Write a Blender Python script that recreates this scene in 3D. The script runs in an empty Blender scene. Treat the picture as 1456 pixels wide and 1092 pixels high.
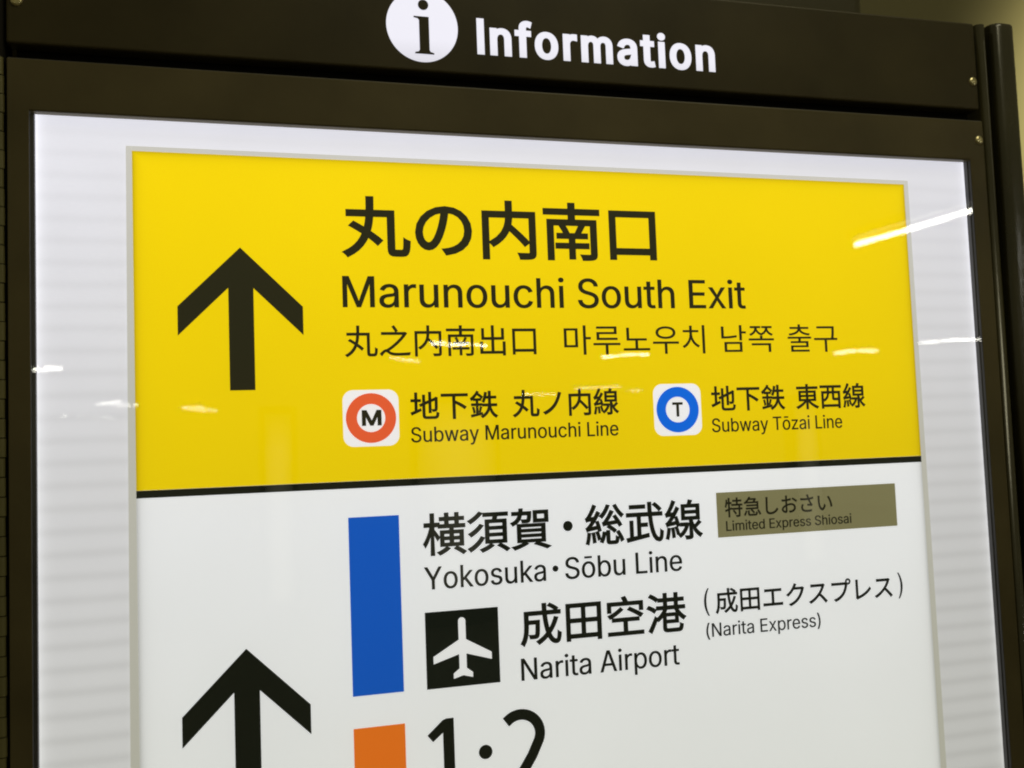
import bpy, bmesh, math, json
import numpy as np
from mathutils import Vector
from mathutils.geometry import delaunay_2d_cdt

sc = bpy.context.scene
R = math.radians
Z0 = 1.8016          # height of the poster's top edge above the floor

# ------------------------------------------------------------------ camera
cam_d = bpy.data.cameras.new('camera')
cam = bpy.data.objects.new('camera', cam_d)
sc.collection.objects.link(cam)
sc.camera = cam
yaw, pitch, roll = R(16.1163), R(3.7336), R(-2.1589)
fwd = Vector((math.sin(yaw) * math.cos(pitch), math.cos(yaw) * math.cos(pitch), math.sin(pitch)))
rt = Vector((math.cos(yaw), -math.sin(yaw), 0))
up = rt.cross(fwd)
r2 = rt * math.cos(roll) + up * math.sin(roll)
u2 = -rt * math.sin(roll) + up * math.cos(roll)
from mathutils import Matrix
m = Matrix((r2, u2, -fwd)).transposed().to_4x4()
m.translation = Vector((0.06772, -0.84341, Z0 - 0.25157))
cam.matrix_world = m
cam_d.sensor_width = 36
cam_d.lens = 36 * 1422.13 / 1456
cam_d.clip_start = 0.02
cam_d.clip_end = 200
cam_d.dof.use_dof = True
cam_d.dof.focus_distance = 0.90
cam_d.dof.aperture_fstop = 9.0

# ------------------------------------------------------------------ world, exposure
w = bpy.data.worlds.new("World")
sc.world = w
w.use_nodes = True
wb = w.node_tree.nodes['Background']
wb.inputs['Color'].default_value = (0.85, 0.78, 0.42, 1)
wb.inputs['Strength'].default_value = 0.13
sc.view_settings.view_transform = 'Standard'
sc.view_settings.look = 'None'
sc.view_settings.gamma = 1
sc.view_settings.exposure = 0
sc.cycles.filter_width = 2.0
sc.cycles.max_bounces = 8
sc.cycles.use_denoising = True


def area(name, loc, target, sx, sy, power, col):
    l = bpy.data.lights.new(name, 'AREA')
    l.shape = 'RECTANGLE'
    l.size, l.size_y = sx, sy
    l.energy = power
    l.color = col
    o = bpy.data.objects.new(name, l)
    sc.collection.objects.link(o)
    o.location = loc
    d = Vector(target) - Vector(loc)
    o.rotation_euler = d.to_track_quat('-Z', 'Y').to_euler()
    return o


area('hall_fill', (0.9, -1.0, 3.1), (0.45, 0, 1.5), 1.2, 0.5, 7, (1.0, 0.93, 0.62))  # added overhead lamp, unseen, lighting the frame clear of the pane's reflection
sl = bpy.data.lights.new('wall_fill', 'SPOT')  # added spot, unseen, shaping the bright-to-dark run across the wall
sl.energy = 370
sl.color = (1.0, 0.92, 0.52)
sl.spot_size = R(66)
sl.spot_blend = 1.0
sl.shadow_soft_size = 0.12
so = bpy.data.objects.new('wall_fill', sl)
sc.collection.objects.link(so)
so.location = (2.75, -0.25, Z0 + 1.0)
so.rotation_euler = (Vector((2.85, 1.3, Z0 + 0.45)) - so.location).to_track_quat('-Z', 'Y').to_euler()


# ------------------------------------------------------------------ helpers
def s2l(c):
    return tuple((x / 255 / 12.92) if x / 255 <= 0.04045 else ((x / 255 + 0.055) / 1.055) ** 2.4 for x in c)


GZ = ((0.05, 1.02), (0.0, 0.98), (-0.13, 0.885), (-0.26, 0.775), (-0.48, 0.675), (-1.1, 0.54))  # backlight fall-off by height, painted into the emission colour


def gval(z):
    if z >= GZ[0][0]:
        return GZ[0][1]
    for (a, va), (b, vb) in zip(GZ, GZ[1:]):
        if z >= b:
            return va + (vb - va) * (z - a) / (b - a)
    return GZ[-1][1]


def new_mat(name):
    mt = bpy.data.materials.new(name)
    mt.use_nodes = True
    return mt, mt.node_tree, mt.node_tree.nodes['Principled BSDF']


def N(nt, t, **k):
    n = nt.nodes.new(t)
    for a, b in k.items():
        setattr(n, a, b)
    return n


def math_n(nt, op, a, b=None, c=None):
    n = nt.nodes.new('ShaderNodeMath')
    n.operation = op
    for i, v in enumerate((a, b, c)):
        if v is None:
            continue
        if isinstance(v, (int, float)):
            n.inputs[i].default_value = v
        else:
            nt.links.new(v, n.inputs[i])
    return n.outputs[0]


def pos_nodes(nt):
    g = N(nt, 'ShaderNodeNewGeometry')
    s = N(nt, 'ShaderNodeSeparateXYZ')
    nt.links.new(g.outputs['Position'], s.inputs[0])
    return g.outputs['Position'], s.outputs['X'], s.outputs['Z']


def panel_falloff(nt, z):
    """painted fall-off of the backlight along its height, brightest at the top"""
    mr = N(nt, 'ShaderNodeMapRange')
    nt.links.new(z, mr.inputs['Value'])
    mr.inputs['From Min'].default_value = Z0 - 1.1
    mr.inputs['From Max'].default_value = Z0 + 0.05
    cr = N(nt, 'ShaderNodeValToRGB')
    nt.links.new(mr.outputs[0], cr.inputs[0])
    els = cr.color_ramp.elements
    pts = sorted(GZ)
    for i, (zz, v) in enumerate(pts):
        p = (zz + 1.1) / 1.15
        e = els[i] if i < 2 else els.new(p)
        e.position = p
        t = p
        # painted tint: slightly bluer at the top, greener toward the bottom
        e.color = (v * (0.985 - 0.02 * t), v * (1.0 - 0.035 * t), v * (0.85 + 0.22 * t), 1)
    return cr.outputs[0]


def backlit(name, srgb, z, rough=0.5, edge=None, neutral=True, leak=1.0):
    """translucent printed film lit from behind; srgb is what the film shows at height z"""
    mt, nt, bs = new_mat(name)
    g = gval(z)
    c = s2l(srgb)
    t = (z + 1.1) / 1.15
    tint = (0.985 - 0.02 * t, 1.0 - 0.035 * t, 0.85 + 0.22 * t) if neutral else (1, 1, 1)
    col = tuple(v / g / tt for v, tt in zip(c, tint))
    bs.inputs['Base Color'].default_value = (*[min(0.8, v * 0.6 + 0.01) for v in col], 1)
    bs.inputs['Roughness'].default_value = rough
    bs.inputs['Specular IOR Level'].default_value = 0.15
    pos, x, zz = pos_nodes(nt)
    lo = panel_falloff(nt, zz)
    mx = N(nt, 'ShaderNodeMix', data_type='RGBA', blend_type='MULTIPLY')
    mx.inputs[0].default_value = 1
    nt.links.new(lo, mx.inputs[6])
    mx.inputs[7].default_value = (*[min(1.0, v) for v in col], 1)
    # slight cloudiness of the film
    nz = N(nt, 'ShaderNodeTexNoise')
    nz.inputs['Scale'].default_value = 4.5
    nz.inputs['Detail'].default_value = 3
    nt.links.new(pos, nz.inputs['Vector'])
    k = math_n(nt, 'MULTIPLY_ADD', nz.outputs[0], 0.12, 0.94)
    if not neutral:
        k = math_n(nt, 'MULTIPLY', k, math_n(nt, 'MULTIPLY_ADD', x, -0.10, 1.01))
    if edge:  # shading along the film's edges, painted into its emission
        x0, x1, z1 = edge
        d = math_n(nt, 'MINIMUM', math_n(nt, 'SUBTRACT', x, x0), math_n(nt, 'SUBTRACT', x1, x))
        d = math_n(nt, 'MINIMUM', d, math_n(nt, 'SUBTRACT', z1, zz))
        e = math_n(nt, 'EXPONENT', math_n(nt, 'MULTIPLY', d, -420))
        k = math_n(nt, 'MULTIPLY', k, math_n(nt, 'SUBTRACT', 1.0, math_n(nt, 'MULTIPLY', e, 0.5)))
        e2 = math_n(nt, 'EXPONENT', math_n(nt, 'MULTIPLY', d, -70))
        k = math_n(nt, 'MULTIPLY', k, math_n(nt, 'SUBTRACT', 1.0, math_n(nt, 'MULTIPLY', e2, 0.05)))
    nt.links.new(mx.outputs[2], bs.inputs['Emission Color'])
    nt.links.new(k, bs.inputs['Emission Strength'])
    if name not in ('white backlit film', 'yellow backlit film'):
        mt.cycles.emission_sampling = 'NONE'      # small prints give off next to nothing
    return mt


def metal_paint(name, srgb_albedo, rough=0.38, spec=0.45, var=0.25):
    mt, nt, bs = new_mat(name)
    pos, x, zz = pos_nodes(nt)
    nz = N(nt, 'ShaderNodeTexNoise')
    nz.inputs['Scale'].default_value = 9
    nz.inputs['Detail'].default_value = 6
    nt.links.new(pos, nz.inputs['Vector'])
    cr = N(nt, 'ShaderNodeValToRGB')
    cr.color_ramp.elements[0].position = 0.3
    cr.color_ramp.elements[1].position = 0.75
    cr.color_ramp.elements[0].color = (*[v * (1 - var) for v in srgb_albedo], 1)
    cr.color_ramp.elements[1].color = (*[v * (1 + var) for v in srgb_albedo], 1)
    nt.links.new(nz.outputs[0], cr.inputs[0])
    nt.links.new(cr.outputs[0], bs.inputs['Base Color'])
    n2 = N(nt, 'ShaderNodeTexNoise')
    n2.inputs['Scale'].default_value = 900
    n2.inputs['Detail'].default_value = 2
    nt.links.new(pos, n2.inputs['Vector'])
    bp = N(nt, 'ShaderNodeBump')
    bp.inputs['Strength'].default_value = 0.12
    bp.inputs['Distance'].default_value = 0.0004
    nt.links.new(n2.outputs[0], bp.inputs['Height'])
    nt.links.new(bp.outputs[0], bs.inputs['Normal'])
    rr = math_n(nt, 'MULTIPLY_ADD', nz.outputs[0], 0.16, rough - 0.08)
    nt.links.new(rr, bs.inputs['Roughness'])
    bs.inputs['Specular IOR Level'].default_value = spec
    return mt


# ------------------------------------------------------------------ materials
M = {}
M['paint'] = metal_paint('dark bronze paint', (0.056, 0.045, 0.018), rough=0.42, spec=0.25)
M['paint_frame'] = metal_paint('bronze frame paint', (0.112, 0.092, 0.044), rough=0.42, spec=0.25)
M['paint_post'] = metal_paint('satin bronze post', (0.040, 0.035, 0.014), rough=0.22, spec=0.9)
M['groove'] = metal_paint('black recess', (0.006, 0.005, 0.003), rough=0.6, spec=0.2)
M['gasket'] = metal_paint('grey rubber gasket', (0.075, 0.074, 0.078), rough=0.5, spec=0.4)
M['trim'] = metal_paint('olive edge trim', (0.17, 0.155, 0.062), rough=0.45, spec=0.5)

mt, nt, bs = new_mat('brass plated screw')
bs.inputs['Base Color'].default_value = (0.8, 0.72, 0.42, 1)
bs.inputs['Metallic'].default_value = 1
bs.inputs['Roughness'].default_value = 0.28
M['screw'] = mt

# the light guide seen round the poster: rows of etched dots, bright where the LEDs sit along both sides
XL, XR = -0.0713, 0.8049
mt, nt, bs = new_mat('edge lit light guide')
pos, x, zz = pos_nodes(nt)
lo = panel_falloff(nt, zz)
nzw = N(nt, 'ShaderNodeTexNoise')
nzw.inputs['Scale'].default_value = 14
nt.links.new(pos, nzw.inputs['Vector'])
ph = math_n(nt, 'MULTIPLY', math_n(nt, 'SUBTRACT', Z0 + 0.0300, zz), 2 * math.pi / 0.01755)
ph = math_n(nt, 'ADD', ph, math_n(nt, 'MULTIPLY', nzw.outputs[0], 0.9))
cs = math_n(nt, 'COSINE', ph)
band = math_n(nt, 'POWER', math_n(nt, 'MULTIPLY_ADD', cs, 0.5, 0.5), 2.2)
dep = math_n(nt, 'MULTIPLY_ADD', math_n(nt, 'SUBTRACT', Z0 + 0.02, zz), 0.16, 0.035)   # banding grows toward the bottom
dep = math_n(nt, 'MINIMUM', dep, 0.105)
k = math_n(nt, 'SUBTRACT', 1.0, math_n(nt, 'MULTIPLY', band, dep))
fine = math_n(nt, 'COSINE', math_n(nt, 'MULTIPLY', zz, 2 * math.pi / 0.0021))
k = math_n(nt, 'MULTIPLY', k, math_n(nt, 'MULTIPLY_ADD', fine, 0.012, 1.0))
d = math_n(nt, 'MINIMUM', math_n(nt, 'SUBTRACT', x, XL), math_n(nt, 'SUBTRACT', XR, x))
k = math_n(nt, 'MULTIPLY', k, math_n(nt, 'MULTIPLY_ADD', x, -0.115, 1.0))     # the guide gives less toward its right side
e = math_n(nt, 'EXPONENT', math_n(nt, 'MULTIPLY', d, -260))
k = math_n(nt, 'ADD', k, math_n(nt, 'MULTIPLY', e, 0.42))
mot = N(nt, 'ShaderNodeTexNoise')
mot.inputs['Scale'].default_value = 16
mot.inputs['Detail'].default_value = 4
nt.links.new(pos, mot.inputs['Vector'])
k = math_n(nt, 'MULTIPLY', k, math_n(nt, 'MULTIPLY_ADD', mot.outputs[0], 0.07, 0.965))
mx = N(nt, 'ShaderNodeMix', data_type='RGBA', blend_type='MULTIPLY')
mx.inputs[0].default_value = 1
nt.links.new(lo, mx.inputs[6])
mx.inputs[7].default_value = (0.80, 0.80, 0.81, 1)
nt.links.new(mx.outputs[2], bs.inputs['Emission Color'])
nt.links.new(k, bs.inputs['Emission Strength'])
bs.inputs['Base Color'].default_value = (0.45, 0.45, 0.43, 1)
bs.inputs['Roughness'].default_value = 0.5
M['guide'] = mt

W = 0.73
M['white'] = backlit('white backlit film', (221, 223, 227), -0.30, edge=(0, W, Z0 + 0.2))
M['yellow'] = backlit('yellow backlit film', (240, 209, 0), -0.10, edge=(0, W, Z0), neutral=False)
M['grey_border'] = backlit('grey border strip', (186, 185, 178), -0.15)
M['black_y'] = backlit('black print on yellow', (33, 32, 17), -0.10)  # reflection veil over the black, painted into its emission
M['black'] = backlit('black print', (15, 18, 11), -0.40)
M['black_pic'] = backlit('black pictogram print', (15, 19, 13), -0.40)
M['blue_bar'] = backlit('blue print', (15, 79, 172), -0.38)
M['orange_bar'] = backlit('orange print', (202, 102, 26), -0.49)
M['olive_box'] = backlit('olive print', (114, 110, 77), -0.31)
M['olive_text'] = backlit('dark olive print', (24, 23, 12), -0.31)
M['ring_red'] = backlit('vermilion print', (216, 88, 48), -0.22)
M['ring_blue'] = backlit('bright blue print', (0, 96, 212), -0.22)
M['badge_white'] = backlit('badge white print', (233, 229, 232), -0.22)
M['pic_white'] = backlit('pictogram white', (217, 221, 222), -0.41)

mt, nt, bs = new_mat('backlit header lettering')
pos, x, zz = pos_nodes(nt)
mr = N(nt, 'ShaderNodeMapRange')
nt.links.new(zz, mr.inputs['Value'])
mr.inputs['From Min'].default_value = Z0 + 0.086
mr.inputs['From Max'].default_value = Z0 + 0.108
mr.inputs['To Min'].default_value = 0.80
mr.inputs['To Max'].default_value = 1.0
nt.links.new(mr.outputs[0], bs.inputs['Emission Strength'])
bs.inputs['Emission Color'].default_value = (*s2l((229, 228, 242)), 1)
bs.inputs['Base Color'].default_value = (0.4, 0.4, 0.4, 1)
M['header_white'] = mt

# clear cover pane: straight-through with Fresnel reflection, very slightly wavy
mt, nt, bs = new_mat('clear cover pane')
nt.nodes.remove(bs)
out = nt.nodes['Material Output']
tr = N(nt, 'ShaderNodeBsdfTransparent')
tr.inputs[0].default_value = (0.985, 0.985, 0.98, 1)
gl = N(nt, 'ShaderNodeBsdfGlossy')
gl.inputs['Roughness'].default_value = 0.006
fr = N(nt, 'ShaderNodeFresnel')
fr.inputs['IOR'].default_value = 1.45
mix = N(nt, 'ShaderNodeMixShader')
pos, x, zz = pos_nodes(nt)
wv = N(nt, 'ShaderNodeTexNoise')
wv.inputs['Scale'].default_value = 20
wv.inputs['Detail'].default_value = 2.5
nt.links.new(pos, wv.inputs['Vector'])
bp = N(nt, 'ShaderNodeBump')
bp.inputs['Strength'].default_value = 1.0
bp.inputs['Distance'].default_value = 0.00004
nt.links.new(wv.outputs[0], bp.inputs['Height'])
nt.links.new(bp.outputs[0], gl.inputs['Normal'])
geo = N(nt, 'ShaderNodeNewGeometry')
front = math_n(nt, 'SUBTRACT', 1.0, geo.outputs['Backfacing'])
nt.links.new(math_n(nt, 'MULTIPLY', math_n(nt, 'MULTIPLY', fr.outputs[0], 1.7), front), mix.inputs[0])
nt.links.new(tr.outputs[0], mix.inputs[1])
nt.links.new(gl.outputs[0], mix.inputs[2])
nt.links.new(mix.outputs[0], out.inputs['Surface'])
M['pane'] = mt

mt, nt, bs = new_mat('fluorescent tube')
bs.inputs['Emission Color'].default_value = (1.0, 0.97, 0.86, 1)
bs.inputs['Emission Strength'].default_value = 24
M['tube'] = mt
mt, nt, bs = new_mat('warm glint tube')
bs.inputs['Emission Color'].default_value = (1.0, 0.93, 0.55, 1)
bs.inputs['Emission Strength'].default_value = 20
M['glint_tube'] = mt
mt, nt, bs = new_mat('white lamp housing')
bs.inputs['Base Color'].default_value = (0.2, 0.2, 0.18, 1)
M['housing'] = mt
mt, nt, bs = new_mat('pane veil glow')
bs.inputs['Emission Color'].default_value = (1.0, 0.95, 0.72, 1)
tc = N(nt, 'ShaderNodeTexCoord')           # glow dimmed at the sides to soften the veil's edges in the pane
sx = N(nt, 'ShaderNodeSeparateXYZ')
nt.links.new(tc.outputs['Generated'], sx.inputs[0])
gx = math_n(nt, 'MULTIPLY', math_n(nt, 'MULTIPLY', sx.outputs['X'], math_n(nt, 'SUBTRACT', 1.0, sx.outputs['X'])), 4.0)
gz = math_n(nt, 'MULTIPLY', math_n(nt, 'MINIMUM', math_n(nt, 'MULTIPLY', math_n(nt, 'SUBTRACT', 1.0, sx.outputs['Z']), 5.0), 1.0), 0.42)
nt.links.new(math_n(nt, 'MULTIPLY', gx, gz), bs.inputs['Emission Strength'])
M['veil_glow'] = mt


def plaster(name, a, b, scale):
    mt, nt, bs = new_mat(name)
    pos, x, zz = pos_nodes(nt)
    n = N(nt, 'ShaderNodeTexNoise')
    n.inputs['Scale'].default_value = scale
    n.inputs['Detail'].default_value = 8
    nt.links.new(pos, n.inputs['Vector'])
    cr = N(nt, 'ShaderNodeValToRGB')
    cr.color_ramp.elements[0].color = (*a, 1)
    cr.color_ramp.elements[1].color = (*b, 1)
    nt.links.new(n.outputs[0], cr.inputs[0])
    nt.links.new(cr.outputs[0], bs.inputs['Base Color'])
    bs.inputs['Roughness'].default_value = 0.6
    return mt


M['wall'] = plaster('beige wall', (0.24, 0.215, 0.105), (0.29, 0.26, 0.135), 4)
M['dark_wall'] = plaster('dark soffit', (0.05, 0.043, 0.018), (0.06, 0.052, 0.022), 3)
M['floor'] = plaster('stone floor', (0.22, 0.20, 0.16), (0.30, 0.28, 0.22), 12)


# ------------------------------------------------------------------ geometry helpers
def link(name, me, mat, parent=None, bevel=0, smooth=False):
    o = bpy.data.objects.new(name, me)
    sc.collection.objects.link(o)
    if mat:
        me.materials.clear()
        me.materials.append(mat)
    if parent:
        o.parent = parent
    if bevel:
        b = o.modifiers.new('bevel', 'BEVEL')
        b.width = bevel
        b.segments = 3
        b.limit_method = 'ANGLE'
    if smooth:
        for p in me.polygons:
            p.use_smooth = True
    return o


def bm_box(bm, x0, x1, y0, y1, z0, z1):
    vs = [bm.verts.new((x, y, z)) for z in (z0, z1) for x, y in ((x0, y0), (x1, y0), (x1, y1), (x0, y1))]
    for f in ((3, 2, 1, 0), (4, 5, 6, 7), (0, 1, 5, 4), (1, 2, 6, 5), (2, 3, 7, 6), (3, 0, 4, 7)):
        bm.faces.new([vs[i] for i in f])


def me_of(bm, name):
    me = bpy.data.meshes.new(name)
    bm.normal_update()
    bm.to_mesh(me)
    bm.free()
    return me


def box(name, x0, x1, y0, y1, z0, z1, mat, parent=None, bevel=0):
    """z given relative to the poster's top edge"""
    bm = bmesh.new()
    bm_box(bm, x0, x1, y0, y1, Z0 + z0, Z0 + z1)
    return link(name, me_of(bm, name), mat, parent, bevel)


def prism(name, pts, y0, y1, mat, parent=None):
    """outline in the sign's plane (x, z), any simple polygon, extruded from y0 (front) to y1"""
    bm = bmesh.new()
    fr_ = [bm.verts.new((x, y0, Z0 + z)) for x, z in pts]
    bk = [bm.verts.new((x, y1, Z0 + z)) for x, z in pts]
    f = bm.faces.new(fr_)
    g = bm.faces.new(bk[::-1])
    f.normal_update()
    g.normal_update()
    n = len(pts)
    for i in range(n):
        bm.faces.new((fr_[i], bk[i], bk[(i + 1) % n], fr_[(i + 1) % n]))
    bmesh.ops.triangulate(bm, faces=[f, g])
    bmesh.ops.recalc_face_normals(bm, faces=bm.faces[:])
    return link(name, me_of(bm, name), mat, parent)


def circle(cx, cz, rx, rz, n=72):
    return [(cx + rx * math.cos(2 * math.pi * i / n), cz + rz * math.sin(2 * math.pi * i / n)) for i in range(n)]


def rrect(x0, x1, z0, z1, r, n=8):
    out = []
    for cx, cz, a in ((x1 - r, z1 - r, 0), (x0 + r, z1 - r, 90), (x0 + r, z0 + r, 180), (x1 - r, z0 + r, 270)):
        for i in range(n + 1):
            t = R(a + 90 * i / n)
            out.append((cx + r * math.cos(t), cz + r * math.sin(t)))
    return out


def ring(name, cx, cz, r_out, r_in, y0, y1, mat, parent, sx=1.0, n=96):
    bm = bmesh.new()
    q = []
    for y in (y0, y1):
        for r in (r_out, r_in):
            q.append([bm.verts.new((cx + sx * r * math.cos(2 * math.pi * i / n), y, Z0 + cz + r * math.sin(2 * math.pi * i / n))) for i in range(n)])
    for i in range(n):
        j = (i + 1) % n
        for a, b in ((0, 1), (1, 3), (3, 2), (2, 0)):
            bm.faces.new((q[a][i], q[a][j], q[b][j], q[b][i]))
    bmesh.ops.recalc_face_normals(bm, faces=bm.faces[:])
    return link(name, me_of(bm, name), mat, parent)


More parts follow.
